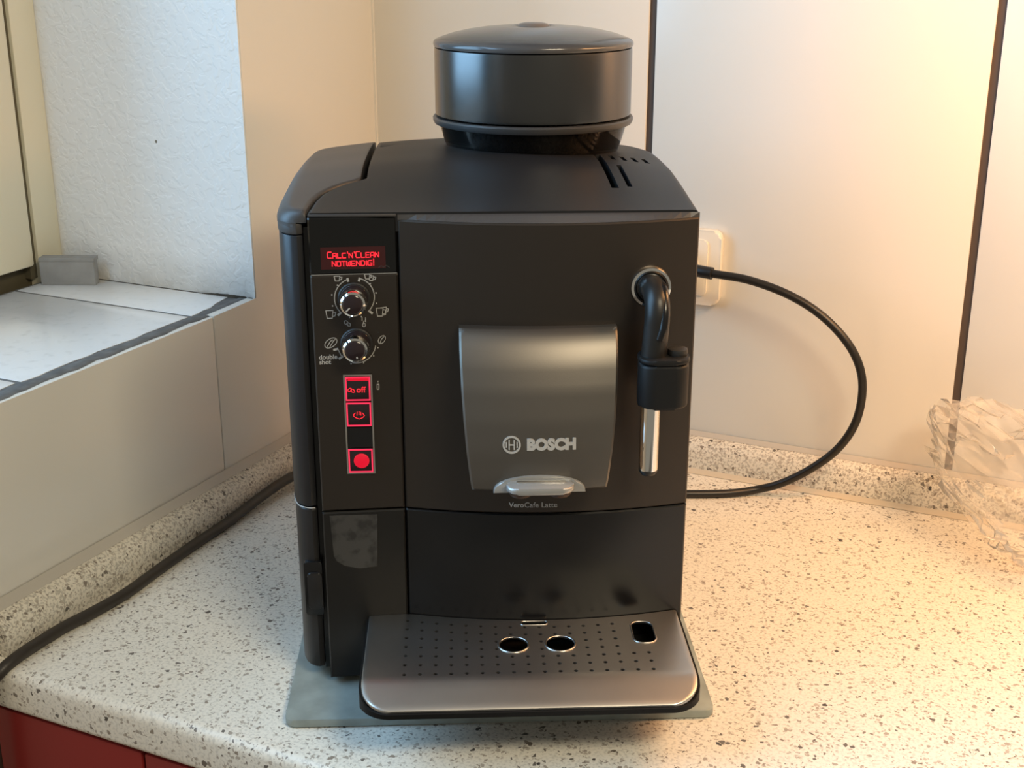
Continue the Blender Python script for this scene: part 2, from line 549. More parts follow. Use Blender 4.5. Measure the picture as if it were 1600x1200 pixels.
wl = struct(box('wall_left', -0.36, -0.008, -2.2, 0.06, ZF, SILL-0.008, 'plaster_plain'))
pier = box('window_reveal', -0.36, -0.0006, JY, 0.06, SILL+0.0002, 1.75, 'jamb', wl)
box('window_head', -0.36, -0.008, -2.2, JY, 1.38, 1.75, 'plaster_plain', wl)
box('window_reveal', -0.36, -0.008, -2.2, -1.62, SILL-0.008, 1.38, 'jamb', wl)
# panels of the left wall: one by the corner with a notch for the window, one below the sill
SEAM = -0.2926
prism('wall_panel', [(0.0, 0.0362), (0.0, 0.80), (JY+0.0015, 0.80), (JY+0.0015, 0.1890), (SEAM+0.0004, 0.1888), (SEAM+0.0004, 0.0362)],
      'x', -0.0085, 0.0, 'panel', wl, bev=0.0006)
prism('wall_panel', [(SEAM-0.0004, 0.0362), (SEAM-0.0004, 0.1875), (-1.60, 0.1875), (-1.60, 0.0362)], 'x', -0.0085, -0.0004, 'panel', wl, bev=0.0006)
box('seal_strip', -0.0079, -0.0008, -1.60, 0.0, 0.030, 0.0368, 'seal', wl)
box('corner_seal', 0.0, 0.0022, -0.0022, 0.0, 0.0362, 0.80, 'panel', wl)

# tiled sill
sl = struct(box('trim_3', WX, -0.0088, -1.62, JY, SILL-0.008, SILL-0.0005, 'grout'))
random.seed(4)
def ragged_tile(y0, y1):
    n = 14
    pts = [(WX+0.004, y0), (WX+0.004, y1)]
    for i in range(n+1):
        y = y1+(y0-y1)*i/n
        e = -0.0225+0.004*noise.noise(Vector((y*40, 1.3, 0)))+random.uniform(-0.0012, 0.0012)
        if y > -0.27: e -= 0.25*(y+0.27)
        pts.append((e, y))
    return prism('sill_tile', pts, 'z', SILL-0.004, SILL, 'tile', sl, bev=0.0004)
for y0, y1 in ((JY-0.001, -0.2965), (-0.3005, -0.5005), (-0.5045, -0.7045), (-0.7085, -0.9085), (-0.9125, -1.1125)):
    ragged_tile(y0, y1)
# grey mortar smeared along the front edge of the sill, worn where it laps the panel
vs, fs = [], []
n = 120
for i in range(n+1):
    y = JY+(-1.3-JY)*i/n
    w = 0.5+0.5*noise.noise(Vector((y*55, 0, 3)))
    e = -0.0025-0.0055*max(0, min(1, 0.5+0.9*noise.noise(Vector((y*38, 2, 3)))+0.5*noise.noise(Vector((y*140, 5, 3)))))
    vs += [(-0.027, y, SILL-0.003), (-0.018, y, SILL+0.0002+0.0010*w), (e-0.001, y, SILL+0.0009), (e, y, SILL-0.0004)]
for i in range(n):
    for k in range(3):
        fs.append((i*4+k, i*4+k+1, i*4+5+k, i*4+4+k))
mk('mortar_edge', vs, fs, 'grout', sl, True, 60)
pts = []
for i in range(25):
    x = -0.062+0.060*i/24
    pts.append((x, SILL+0.0004+0.0030*(i/24)*(0.5+0.5*noise.noise(Vector((x*260, 0, 0))))+0.0012*math.sin(math.pi*i/24)))
prism('dark_crack', [(-0.062, SILL-0.0004)]+pts+[(-0.002, SILL-0.0004)], 'y', JY-0.0012, JY+0.0006, 'dirt', sl)

# window: fixed frame, gasket, sash and pane
win = struct(empty('window_1', (WX, -0.9, SILL)))
def wbox(name, x0, x1, y0, y1, z0, z1, m, par=win, bev=0.0):
    return box(name, x0-WX, x1-WX, y0+0.9, y1+0.9, z0-SILL, z1-SILL, m, par, bev)
fr = wbox('window_frame', -0.30, WX, -0.2610, JY, SILL-0.006, 1.38, 'frame', bev=0.0015)
wbox('window_frame', -0.30, WX-0.012, -1.62, -0.2610, SILL-0.006, SILL+0.016, 'gasket', bev=0.001)
wbox('window_frame', -0.30, WX, -1.62, -0.2610, 1.35, 1.38, 'frame', bev=0.0015)
wbox('window_frame', -0.30, WX, -1.62, -1.586, SILL-0.006, 1.38, 'frame', bev=0.0015)
wbox('gasket', -0.29, WX-0.004, -0.2695, -0.2606, SILL+0.004, 1.36, 'gasket')
for z0, z1 in ((SILL+0.018, SILL+0.09), (1.28, 1.35)):
    wbox('sash_rail', -0.295, WX+0.004, -1.4995, -0.3455, z0, z1, 'frame', bev=0.003)
for y0, y1 in ((-0.345, -0.2700), (-1.58, -1.50)):
    wbox('sash_stile', -0.295, WX+0.004, y0, y1, SILL+0.018, 1.35, 'frame', bev=0.003)
wbox('window_pane', -0.270, -0.266, -1.50, -0.345, SILL+0.09, 1.28, 'pane')

# splash profile along both walls
prof = [(-0.0002, 0.0), (-0.0205, 0.0), (-0.0200, 0.010), (-0.0188, 0.0185), (-0.0168, 0.0245), (-0.0135, 0.0290), (-0.0085, 0.0322), (-0.0040, 0.0335), (-0.0002, 0.0338)]
t1 = struct(prism('trim_1', prof, 'x', 0.0, 1.844, 'splash', None, smooth=True, angle=50))
prism('seal_strip', [(-0.0202, 0.0001), (-0.0255, 0.0004), (-0.0225, 0.0016), (-0.0203, 0.0042)], 'x', 0.02, 1.84, 'sealwarm', t1, smooth=True)
prism('seal_strip', [(-0.0002, 0.0335), (-0.0055, 0.0333), (-0.0035, 0.0352), (-0.0004, 0.0372)], 'x', 0.0, 1.84, 'seal', t1, smooth=True)
prof2 = [(-y, z) for y, z in prof]
t2 = struct(prism('trim_2', prof2, 'y', -0.585, -0.0005, 'splash', None, smooth=True, angle=50))
prism('seal_strip', [(0.0002, 0.0335), (0.0065, 0.0330), (0.0035, 0.0360), (0.0004, 0.0395)], 'y', -0.59, -0.001, 'seal', t2, smooth=True)

# ------------------------------------------------------------------ counter and cabinets
def arc(cx, cy, r, a0, a1, n=6):
    return [(cx+r*math.cos(math.radians(a0+(a1-a0)*i/n)), cy+r*math.sin(math.radians(a0+(a1-a0)*i/n))) for i in range(n+1)]
cpoly = [(0.0, 0.0)] + arc(-0.5915, -0.0085, 0.0085, 90, 180) + arc(-0.5935, -0.0285, 0.0065, 180, 270) + [(0.0, -0.035)]
ct = prism('countertop', cpoly, 'x', 0.0, 1.84, 'counter', None, smooth=True, angle=50)
tag(ct, 'pale speckled laminate worktop running along the back wall under everything', 'countertop')

def cabinet(x0, x1, label, handle):
    e = empty('base_cabinet', ((x0+x1)/2, -0.29, ZF))
    def b(name, a0, a1, y0, y1, z0, z1, m, par=e, bev=0.0):
        return box(name, a0-(x0+x1)/2, a1-(x0+x1)/2, y0+0.29, y1+0.29, z0-ZF, z1-ZF, m, par, bev)
    b('body', x0, x1, -0.577, -0.01, ZF+0.10, -0.0352, 'carcass')
    b('plinth', x0, x1, -0.50, -0.48, ZF, ZF+0.10, 'carcass')
    d = b('cabinet_door' if handle else 'filler_panel', x0+0.0012, x1-0.0012, -0.597, -0.5775, ZF+0.105, -0.0365, 'red', e, 0.0012)
    if handle:
        b('handle', x1-0.06, x1-0.048, -0.622, -0.5972, -0.36, -0.20, 'silver', d, 0.003)
    tag(e, label, 'cabinet')
cabinet(0.0, 0.1505, 'narrow dark red cabinet front at the left wall, below the worktop', False)
cabinet(0.1510, 0.7510, 'wide dark red base cabinet right of the narrow red front', True)

# ------------------------------------------------------------------ glass board under the machine
MX, MY, MTH = 0.2616, -0.5210, 0.4841
gb = empty('glass_board', (MX, MY, 0), MTH)
g = prism('glass_sheet', rrect(-0.0275, 0.2680, -0.0445, 0.300, 0.006), 'z', 0.0012, 0.0068, 'glassboard', gb, bev=0.0012)
for x, y in ((-0.01, -0.03), (0.25, -0.03), (-0.01, 0.27), (0.25, 0.27)):
    lathe('foot', [(0.006, 0.0), (0.006, 0.0013)], 16, x, y, 'socket', gb)
tag(gb, 'greenish frosted glass board lying on the worktop under the coffee machine', 'glass board')
GZ = 0.0068

# ------------------------------------------------------------------ coffee machine
cm = empty('coffee_machine', (MX, MY, GZ), MTH)
tag(cm, 'dark grey automatic espresso machine with bean hopper and red lit display', 'coffee machine')
# children carry coordinates measured from the counter top, so shift them down by the board
class _Shift:
    pass
def shift_children():
    for o in cm.children:
        o.location.z = -GZ

BX0, BX1 = 0.0570, 0.2505
def bow(x, z):
    t = (x-BX0)/(BX1-BX0)
    t = min(max(t, 0), 1)
    B = 0.0125+0.004*min(max((z-0.14)/0.2, 0), 1)
    return 0.004-0.001*t-B*4*t*(1-t)
def col(x, z):
    return 0.004*min(max(x/0.0562, 0), 1)

# housing
body_poly = [(0.0, 0.019), (0.2490, 0.019), (0.2490, 0.20)] + arc(0.169, 0.205, 0.080, 0, 90, 10) + [(0.030, 0.285), (0.0, 0.270)]
prism('housing', body_poly, 'z', 0.0125, 0.334, 'housing', cm, bev=0.001)
for x, y in ((0.02, 0.04), (0.225, 0.04), (0.02, 0.24), (0.215, 0.22)):
    lathe('foot', [(0.010, GZ+0.0001), (0.010, 0.0125)], 20, x, y, 'rubber', cm)

# water tank column on the left
def tank_plan(o=0.0):
    return ([(-0.0042, 0.0085-o), (-0.0075, 0.0068-o), (-0.0110, 0.0075-o), (-0.0145, 0.0100-o*0.8), (-0.0178-o*0.5, 0.0145-o*0.6), (-0.0203-o*0.8, 0.0210-o*0.3),
             (-0.0218-o, 0.0300), (-0.0225-o, 0.0450), (-0.0225-o, 0.235)] + [(0.0275-(0.050+o)*math.cos(math.radians(a)), 0.235+(0.050+o)*math.sin(math.radians(a))) for a in (15, 30, 45, 60, 75, 90)]
            + [(0.0275, 0.2706), (-0.0005, 0.2706), (-0.0005, 0.0300), (-0.0042, 0.0300)])
tk = prism('water_tank', tank_plan(), 'z', 0.1425, 0.3315, 'tank', cm, bev=0.0008, angle=30)
prism('tank_cap', tank_plan(0.0006), 'z', 0.3322, 0.3392, 'tanklid', cm, bev=0.0006, angle=30)
tb = prism('tank_base', tank_plan(-0.0005), 'z', 0.0160, 0.1412, 'tankbase', cm, bev=0.0025, angle=30, seg=3)
# pale limescale line where tank and base meet
tube('scale_line', [(-0.0216, 0.030, 0.1422), (-0.0195, 0.0185, 0.1420), (-0.0165, 0.0118, 0.1416), (-0.0125, 0.0076, 0.1420), (-0.0085, 0.0064, 0.1417), (-0.0052, 0.0070, 0.1416)], 0.00035, 'print', tb, n=6)
# mains switch in its recess
sw = prism('switch_recess', rrect(-0.0150, -0.0025, 0.0600, 0.1010, 0.0015), 'y', 0.0052, 0.0120, 'lower', tb, bev=0.0004)
prism('mains_switch', rrect(-0.0128, -0.0026, 0.0655, 0.0935, 0.0025), 'y', 0.0030, 0.0100, 'tankbase', tb, bev=0.0009)
box('dark_gap', -0.0040, -0.0003, 0.0120, 0.0185, 0.0140, 0.3360, 'lower', cm)

# top: heights
def z0(y):
    K = [(-0.02, 0.3455), (0.0, 0.3463), (0.06, 0.3500), (0.12, 0.3525), (0.18, 0.3515), (0.25, 0.3475), (0.30, 0.3400)]
    for (a, za), (b, zb) in zip(K[:-1], K[1:]):
        if y <= b:
            t = (y-a)/(b-a)
            return za+(zb-za)*t
    return K[-1][1]
def zs(y):
    return (z0(y-0.012)+z0(y)+z0(y+0.012))/3
def xl(y):
    if y < 0.045:
        K = [(0.006, -0.0075), (0.0075, -0.0125), (0.0100, -0.0155), (0.0145, -0.0188), (0.021, -0.0213), (0.030, -0.0226), (0.045, -0.0232)]
        for (a, va), (b, vb) in zip(K[:-1], K[1:]):
            if y <= b:
                return va+(vb-va)*(y-a)/(b-a)
    if y > 0.235:
        return 0.0275-math.sqrt(max(0.0507**2-(y-0.235)**2, 0))
    return -0.0232
def xr(y):
    if y > 0.205:
        return 0.1705+math.sqrt(max(0.080**2-(y-0.205)**2, 0))
    return 0.2505
def xs(y):
    K = [(0.0, -0.0006), (0.018, 0.0004), (0.034, 0.0020), (0.046, 0.0048), (0.056, 0.0092), (0.064, 0.0150), (0.071, 0.0225), (0.076, 0.0315), (0.10, 0.0312), (0.30, 0.0305)]
    for (a, va), (b, vb) in zip(K[:-1], K[1:]):
        if y <= b:
            return va+(vb-va)*(y-a)/(b-a)
    return K[-1][1]
def crown(x, y):
    s = min(max(y/0.12, 0), 1); s = s*s*(3-2*s)
    return 0.0105*max(0, 1-((x-0.118)/0.140)**2)*s
def fillet(d, r):
    if d >= r: return 0.0
    d = max(d, 0)
    return r-math.sqrt(max(r*r-(r-d)**2, 0))
def ztop_cover(x, y):
    return zs(y)+crown(x, y)-fillet(xr(y)-x, 0.004)-fillet(0.285-y, 0.006)-0.8*fillet(x-xs(y)-0.001, 0.0015)
def ztop_lid(x, y):
    return zs(y)+crown(x, y)+0.0008-fillet(x-xl(y), 0.010)-fillet(0.285-y, 0.006)-fillet(xs(y)-0.001-x, 0.0025)-1.3*fillet(y-0.004, 0.006)
ycov = [0.0035+0.0008, 0.006, 0.010, 0.015, 0.022] + [0.03+0.004*i for i in range(15)] + [0.09+0.006*i for i in range(29)] + [0.268, 0.274, 0.279, 0.2825, 0.2845]
cover = heightfield('top_cover', ycov, lambda y: xs(y)+(0.0008 if y < 0.077 else 0.0022), xr, 44, ztop_cover, lambda x, y: 0.3343, 'cover', cm)
ylid = [0.0062, 0.0075, 0.010, 0.0145, 0.018, 0.021, 0.025] + [0.03+0.004*i for i in range(15)] + [0.09+0.006*i for i in range(26)] + [0.25, 0.258, 0.265, 0.271, 0.276, 0.280, 0.2835, 0.2850]
heightfield('tank_lid', ylid, xl, lambda y: max(xs(y)-(0.0008 if y < 0.077 else 0.0022), xl(y)+0.002), 30, ztop_lid, lambda x, y: 0.3398, 'tanklid', cm)
# vent slots cut in the cover
bm = bmesh.new()
def slot(xa, ya, xb, yb, w):
    d = Vector((xb-xa, yb-ya)); L_ = d.length; d /= L_
    nn = Vector((-d.y, d.x))*w/2
    p = [(xa+nn.x, ya+nn.y), (xa-nn.x, ya-nn.y), (xb-nn.x, yb-nn.y), (xb+nn.x, yb+nn.y)]
    lo = [bm.verts.new((q[0], q[1], 0.340)) for q in p]
    hi = [bm.verts.new((q[0], q[1], 0.40)) for q in p]
    bm.faces.new(lo[::-1]); bm.faces.new(hi)
    for i in range(4):
        bm.faces.new((lo[i], lo[(i+1) % 4], hi[(i+1) % 4], hi[i]))
slot(0.2015, 0.052, 0.1990, 0.150, 0.0050)
slot(0.2120, 0.056, 0.2105, 0.110, 0.0034)
for i in range(4):
    slot(0.2100+0.0082*i, 0.132-0.0005*i, 0.2090+0.0082*i, 0.152-0.0005*i, 0.0032)
boolean_cut(cover, from_bm('cutter', bm, 'housing'))
# raised rear rim left of the hopper
box('rear_rim', 0.0345, 0.0900, 0.205, 0.232, 0.345, 0.3572, 'cover', cm, bev=0.0022, seg=3)

# front: control column, door, lower panels
cp = slab('control_panel', 0.0003, 0.0562, 0.1418, 0.3068, col, 0.0190, 'front', cm, nx=6, nz=6)
dw = slab('display_window', 0.0003, 0.0562, 0.3073, 0.3440, col, 0.0190, 'gloss', cm, nx=6, nz=6)
dr = slab('front_door', BX0, BX1, 0.1418, 0.3418, bow, 0.0190, 'front', cm, nx=32, nz=10)
# crescent ledge between the door's bowed top edge and the straight cover edge
vs, fs = [], []
n = 32
for i in range(n+1):
    x = BX0+(BX1-BX0)*i/n
    vs += [(x, min(bow(x, 0.342)+0.0016, 0.0038), 0.3419), (x, 0.0042, 0.3452), (x, 0.0042, 0.3410)]
for i in range(n):
    for k in range(3):
        fs.append((i*3+k, i*3+(k+1) % 3, i*3+3+(k+1) % 3, i*3+3+k))
fs += [(0, 1, 2), (n*3, n*3+1, n*3+2)]
mk('door_ledge', vs, fs, 'tanklid', cm)
box('display_ledge', 0.0003, 0.0562, 0.0030, 0.0180, 0.3441, 0.3458, 'tanklid', cm, bev=0.0004)
ll = slab('lower_side_panel', 0.0003, 0.0562, 0.0118, 0.1408, col, 0.0190, 'lowleft', cm, nx=6, nz=6)
lp = slab('lower_front_panel', BX0, BX1, 0.0118, 0.1408, lambda x, z: bow(x, z)+0.0006, 0.0190, 'lower', cm, nx=32, nz=6)
# leftover film of a peeled sticker
pts = [(0.0052, 0.1385), (0.0375, 0.1380), (0.0362, 0.0985), (0.0240, 0.0975), (0.0140, 0.1000), (0.0085, 0.1040), (0.0068, 0.1080)]
vs = [(x, col(x, z)-0.00025, z) for x, z in pts]+[(x, col(x, z)-0.00003, z) for x, z in pts]
n = len(pts)
mk('sticker_residue', vs, [tuple(range(n)), tuple(range(2*n-1, n-1, -1))]+[(i, (i+1) % n, n+(i+1) % n, n+i) for i in range(n)], 'residue', ll)

# --- printing on the control column; (u, v) are drawing units of 0.084 mm, origin at the upper dial
def P(u, v):
    px, py = 480+u/5.0, 380+v/5.0
    d = py-467
    return (0.0278+((px-553)-d*0.0392)*0.00042, 0.2913-0.000433*d-6.5e-8*d*d)
def circ(cx, cy, r, a0, a1, n=20, ry=None):
    return [P(cx+r*math.cos(math.radians(a0+(a1-a0)*i/n)), cy+(ry or r)*math.sin(math.radians(a0+(a1-a0)*i/n))) for i in range(n+1)]
def ell(cx, cy, a, b, rot, a0=0, a1=360, n=16):
    c_, s_ = math.cos(math.radians(rot)), math.sin(math.radians(rot))
    out = []
    for i in range(n+1):
        t = math.radians(a0+(a1-a0)*i/n)
        x, y = a*math.cos(t), b*math.sin(t)
        out.append(P(cx+x*c_-y*s_, cy+x*s_+y*c_))
    return out
PL = lambda *q: [P(*a) for a in q]
W1 = 0.00062
ribbons('dial_scale', [circ(367, 432, 152, -109, -226), circ(367, 432, 152, -74, 44)], W1, col, 'print', cp)
ribbons('dial_ticks', [PL((314, 284), (320, 303)), PL((243, 562), (262, 545)), PL((406, 284), (401, 303)), PL((478, 536), (502, 556))], 0.0014, col, 'print', cp)
def dot_mesh(name, pts, r=6):
    return ribbons(name, [PL((u-1.2, v), (u+1.2, v)) for u, v in pts], 2*r*0.000075, col, 'print', cp)
dot_mesh('dial_dots', [(238, 332), (195, 405), (200, 490), (487, 328), (532, 400), (535, 480), (330, 582), (420, 580)])
def cup(x0, y0, x1, y1):
    w = x1-x0; h = y1-y0
    return [PL((x0, y0), (x1, y0), (x1-w*0.1, y1), (x0+w*0.2, y1), (x0, y0)),
            PL((x1, y0+h*0.22), (x1+w*0.38, y0+h*0.25), (x1+w*0.28, y0+h*0.72), (x1-w*0.06, y0+h*0.76))]
W2 = 0.00050
ribbons('small_cup_icon', cup(213, 263, 256, 300), W2, col, 'print', cp)
ribbons('two_small_cups_icon', cup(443, 254, 484, 290)+[PL((484, 270), (512, 268), (506, 303), (482, 303), (478, 292)), PL((512, 276), (530, 280), (523, 297), (508, 298))], W2, col, 'print', cp)
ribbons('large_cup_icon', cup(148, 525, 203, 585), W2, col, 'print', cp)
ribbons('two_large_cups_icon', cup(533, 518, 586, 580)+[PL((565, 516), (612, 512), (605, 570), (582, 574)), PL((610, 522), (628, 526), (620, 548), (606, 550))], W2, col, 'print', cp)
ribbons('bean_icon', [ell(303, 622, 17, 12, 50), ell(322, 636, 17, 11, 40)], W2, col, 'print', cp)
ribbons('steam_drop_icon', [PL((425, 585), (425, 612)), PL((452, 590), (452, 620)), ell(440, 645, 11, 13, 0), PL((440, 612), (434, 634))], W2, col, 'print', cp)
ribbons('dial_scale', [circ(385, 790, 146, 8, 104), PL((238, 822), (262, 872), (272, 884))], W1, col, 'print', cp)
ribbons('dial_ticks', [PL((208, 828), (236, 824)), PL((250, 898), (274, 882))], 0.0014, col, 'print', cp)
dot_mesh('dial_dots', [(548, 823), (515, 885), (437, 935), (340, 940)])
ribbons('triple_bean_icon', [ell(185, 775, 52, 32, -32), PL((158, 800), (182, 762), (200, 752)), PL((178, 804), (204, 762), (218, 748))], W2, col, 'print', cp)
ribbons('single_bean_icon', [ell(578, 762, 34, 23, -52), PL((566, 784), (574, 760), (590, 742))], W2, col, 'print', cp)
ribbons('info_icon', [PL((550, 1082), (550, 1090)), PL((543, 1106), (557, 1106), (557, 1146), (543, 1146), (543, 1106))], W2, col, 'print', cp)
fcol = lambda x, z: col(x, z)-0.0001
a = P(92, 884); place_text('double_lettering', text_mesh('double', 0.005, 0.0001, 0.00012, 'LEFT'), a[0], a[1], fcol, 'print', cp, 0.0120, 'LEFT')
a = P(95, 922); place_text('shot_lettering', text_mesh('shot', 0.005, 0.0001, 0.00012, 'LEFT'), a[0], a[1], fcol, 'print', cp, 0.0076, 'LEFT')

# --- dials
def dial(u, v, ang, dotmark):
    x, z = P(u, v)
    y = col(x, z)
    k = lathe_y('dial', [(0.0096, y-0.0001), (0.0096, y-0.0016), (0.0089, y-0.0024), (0.0088, y-0.0112)], 40, x, z, 'keyface', cm, 28)
    lathe_y('dial_bezel', [(0.0084, y-0.0110), (0.0089, y-0.0114), (0.0087, y-0.0136), (0.0080, y-0.0155), (0.0068, y-0.0165), (0.0064, y-0.0160)], 40, x, z, 'chrome', k, 28)
    lathe_y('dial_collar', [(0.0106, y-0.00015), (0.0106, y-0.0015), (0.0099, y-0.0022)], 40, x, z, 'housing', k)
    lathe_y('dial_cap', [(0.0063, y-0.0150), (0.0063, y-0.0164), (0.0056, y-0.0169), (0.0001, y-0.0171)], 36, x, z, 'keyface', k)
    c_, s_ = math.cos(math.radians(ang)), math.sin(math.radians(ang))
    r0, r1 = (0.0028, 0.0060) if not dotmark else (0.0042, 0.0050)
    ribbons('dial_pointer', [[(x+c_*r0, z+s_*r0), (x+c_*r1, z+s_*r1)]], 0.0009, lambda a_, b_: y-0.0171, 'print', k)
dial(366, 436, 225, False)
dial(384, 785, 285, True)

# --- display: lit field and stroke lettering
def PW(px, py):
    return P((px-480)*5, (py-380)*5)
ax, az = PW(502, 388); bx, bz = PW(601, 422)
scr = box('lit_screen', ax, bx, 0.0006, 0.0016, bz, az, 'screen', dw)
for v in scr.data.vertices:
    v.co.y = col(v.co.x, 0)+(-0.00012 if v.co.y < 0.001 else 0.00002)
GL = {'C': [[(1, 1), (.15, 1), (0, .85), (0, .15), (.15, 0), (1, 0)]], 'A': [[(0, 0), (0, .85), (.15, 1), (.85, 1), (1, .85), (1, 0)], [(0, .42), (1, .42)]],
      'L': [[(0, 1), (0, 0), (1, 0)]], 'N': [[(0, 0), (0, 1), (1, 0), (1, 1)]], 'E': [[(1, 1), (0, 1), (0, 0), (1, 0)], [(0, .5), (.85, .5)]],
      'O': [[(.15, 0), (0, .15), (0, .85), (.15, 1), (.85, 1), (1, .85), (1, .15), (.85, 0), (.15, 0)]], 'T': [[(0, 1), (1, 1)], [(.5, 1), (.5, 0)]],
      'W': [[(0, 1), (0, .12), (.2, 0), (.5, .12), (.8, 0), (1, .12), (1, 1)], [(.5, .12), (.5, .75)]], 'D': [[(0, 0), (0, 1), (.75, 1), (1, .8), (1, .2), (.75, 0), (0, 0)]],
      'I': [[(.5, 0), (.5, 1)]], 'G': [[(1, 1), (.15, 1), (0, .85), (0, .15), (.15, 0), (1, 0), (1, .5), (.55, .5)]],
      "'": [[(.5, 1.25), (.5, .95)]], '!': [[(.5, 1.35), (.5, .35)], [(.5, .08), (.5, 0)]]}
def stroke_text(name, s, x, z, w, h, pitch, big=()):
    lines = []
    for i, ch in enumerate(s):
        k = 1.28 if i in big else 1.0
        adv = pitch*(0.45 if ch in "'I!" else 1.0)*(1.12 if i in big else 1.0)
        ww = w*(0.4 if ch in "'I!" else 1.0)*(1.1 if i in big else 1.0)
        for ln in GL[ch]:
            lines.append([(x+a_*ww, z+b_*h*k) for a_, b_ in ln])
        x += adv
    ribbons(name, lines, 0.00062, lambda a_, b_: col(a_, b_)-0.0002, 'redtext', dw)
x_, z_ = PW(513, 404.5)
stroke_text('display_text', "CALC'N'CLEAN", x_, z_, 0.00220, 0.0030, 0.00298, (0, 7))
x_, z_ = PW(520, 417)
stroke_text('display_text', 'NOTWENDIG!', x_, z_, 0.0023, 0.0031, 0.00306)
x_, z_ = PW(590, 421)
ribbons('mountain_mark', [[(x_, z_), (x_+0.0018, z_+0.0012), (x_+0.0032, z_+0.0002), (x_+0.005, z_+0.0014), (x_+0.0068, z_)]], 0.0004, lambda a_, b_: col(a_, b_)-0.0001, 'tanklid', dw)
tag_rim = ribbons('panel_edge', [[(0.0012, 0.3071), (0.0555, 0.3071)]], 0.0005, lambda a_, b_: col(a_, b_)+0.0006, 'silverpaint', cp)

# --- key strip
def frame_ring(name, x0, x1, z0_, z1_, t, y0, m, parent, th=0.0008):
    bm = bmesh.new()
    bm_box(bm, x0, x1, y0-th, y0, z1_-t, z1_); bm_box(bm, x0, x1, y0-th, y0, z0_, z0_+t)
    bm_box(bm, x0, x0+t, y0-th, y0, z0_+t, z1_-t); bm_box(bm, x1-t, x1, y0-th, y0, z0_+t, z1_-t)
    return from_bm(name, bm, m, parent)
KY = 0.0014
frame_ring('key_surround', 0.0185, 0.0374, 0.1690, 0.2395, 0.0010, KY, 'silver', cp)
k1 = box('key', 0.0196, 0.0363, KY-0.0016, KY+0.004, 0.2215, 0.2384, 'keyface', cp, bev=0.0006)
k2 = box('key', 0.0196, 0.0363, KY-0.0016, KY+0.004, 0.2035, 0.2205, 'keyface', cp, bev=0.0006)
box('key_blank', 0.0196, 0.0363, KY-0.0004, KY+0.004, 0.1882, 0.2025, 'lower', cp)
k3 = box('key', 0.0196, 0.0363, KY-0.0016, KY+0.004, 0.1702, 0.1875, 'keyface', cp, bev=0.0006)
for k, z_0, z_1 in ((k1, 0.2217, 0.2382), (k2, 0.2037, 0.2203), (k3, 0.1704, 0.1873)):
    frame_ring('key_glow', 0.0198, 0.0361, z_0, z_1, 0.0009, KY-0.0016, 'redline', k, 0.0004)
box('key_glow', 0.0215, 0.0355, KY-0.0020, KY-0.0014, 0.2356, 0.2378, 'redglow', k1)
flat = lambda a_, b_: KY-0.0017
place_text('off_lettering', text_mesh('off', 0.004, 0.0001, 0.00003, 'LEFT'), 0.0270, 0.2292, flat, 'redtext', k1, 0.0062, 'LEFT')
def el2(cx, cz, a_, b_, rot, n=14):
    c_, s_ = math.cos(rot), math.sin(rot)
    return [(cx+a_*math.cos(t)*c_-b_*math.sin(t)*s_, cz+a_*math.cos(t)*s_+b_*math.sin(t)*c_) for t in [2*math.pi*i/n for i in range(n+1)]]
ribbons('bean_symbol', [el2(0.0226, 0.2294, 0.0014, 0.0010, 0.7), el2(0.0245, 0.2287, 0.0014, 0.0010, -0.6)], 0.0004, flat, 'redtext', k1)
ribbons('steam_symbol', [[(0.0248, 0.2105), (0.0242, 0.2118), (0.0256, 0.2130)], [(0.0258, 0.2098), (0.0280, 0.2088), (0.0304, 0.2098), (0.0316, 0.2112), (0.0304, 0.2130)],
                         [(0.0248, 0.2105), (0.0258, 0.2098)], [(0.0266, 0.2114), (0.0268, 0.2138)], [(0.0280, 0.2116), (0.0281, 0.2142)], [(0.0293, 0.2114), (0.0292, 0.2136)]], 0.0004, flat, 'redtext', k2)
lathe_y('start_lens', [(0.0052, KY-0.0015), (0.0052, KY-0.0020), (0.0040, KY-0.0026), (0.0001, KY-0.0030)], 28, 0.0285, 0.1788, 'redglow', k3)

# --- coffee outlet flap
FX = 0.1455
FK = [(0.168, -0.0405), (0.180, -0.0420), (0.200, -0.0420), (0.220, -0.0400), (0.240, -0.0360), (0.255, -0.0310), (0.265, -0.0260), (0.271, -0.0215), (0.275, -0.0170)]
def flap_y(x, z):
    K = FK
    z = min(max(z, K[0][0]), K[-1][0])
    for (a_, va), (b_, vb) in zip(K[:-1], K[1:]):
        if z <= b_:
            y = va+(vb-va)*(z-a_)/(b_-a_); break
    t = (x-FX)/0.051
    return y+0.0045*t*t-0.003
def flap_edge(z):
    K = [(0.168, 0.0430), (0.180, 0.0450), (0.200, 0.0472), (0.220, 0.0488), (0.240, 0.0500), (0.260, 0.0508), (0.275, 0.0510)]
    for (a_, va), (b_, vb) in zip(K[:-1], K[1:]):
        if z <= b_+1e-9:
            w = va+(vb-va)*(z-a_)/(b_-a_); break
    return FX-w+0.0005, FX+w+0.0002
fl = slab('outlet_flap', 0, 0, 0.1735, 0.275, flap_y, -0.0030, 'flap', cm, nx=24, nz=26, ch=0.0014, xedge=flap_edge)
em = place_text('maker_lettering', text_mesh('BOSCH', 0.012, 0.0005, 0.00075), 0.1530, 0.2057, lambda x, z: flap_y(x, z)-0.0003, 'badge', fl, 0.0314)
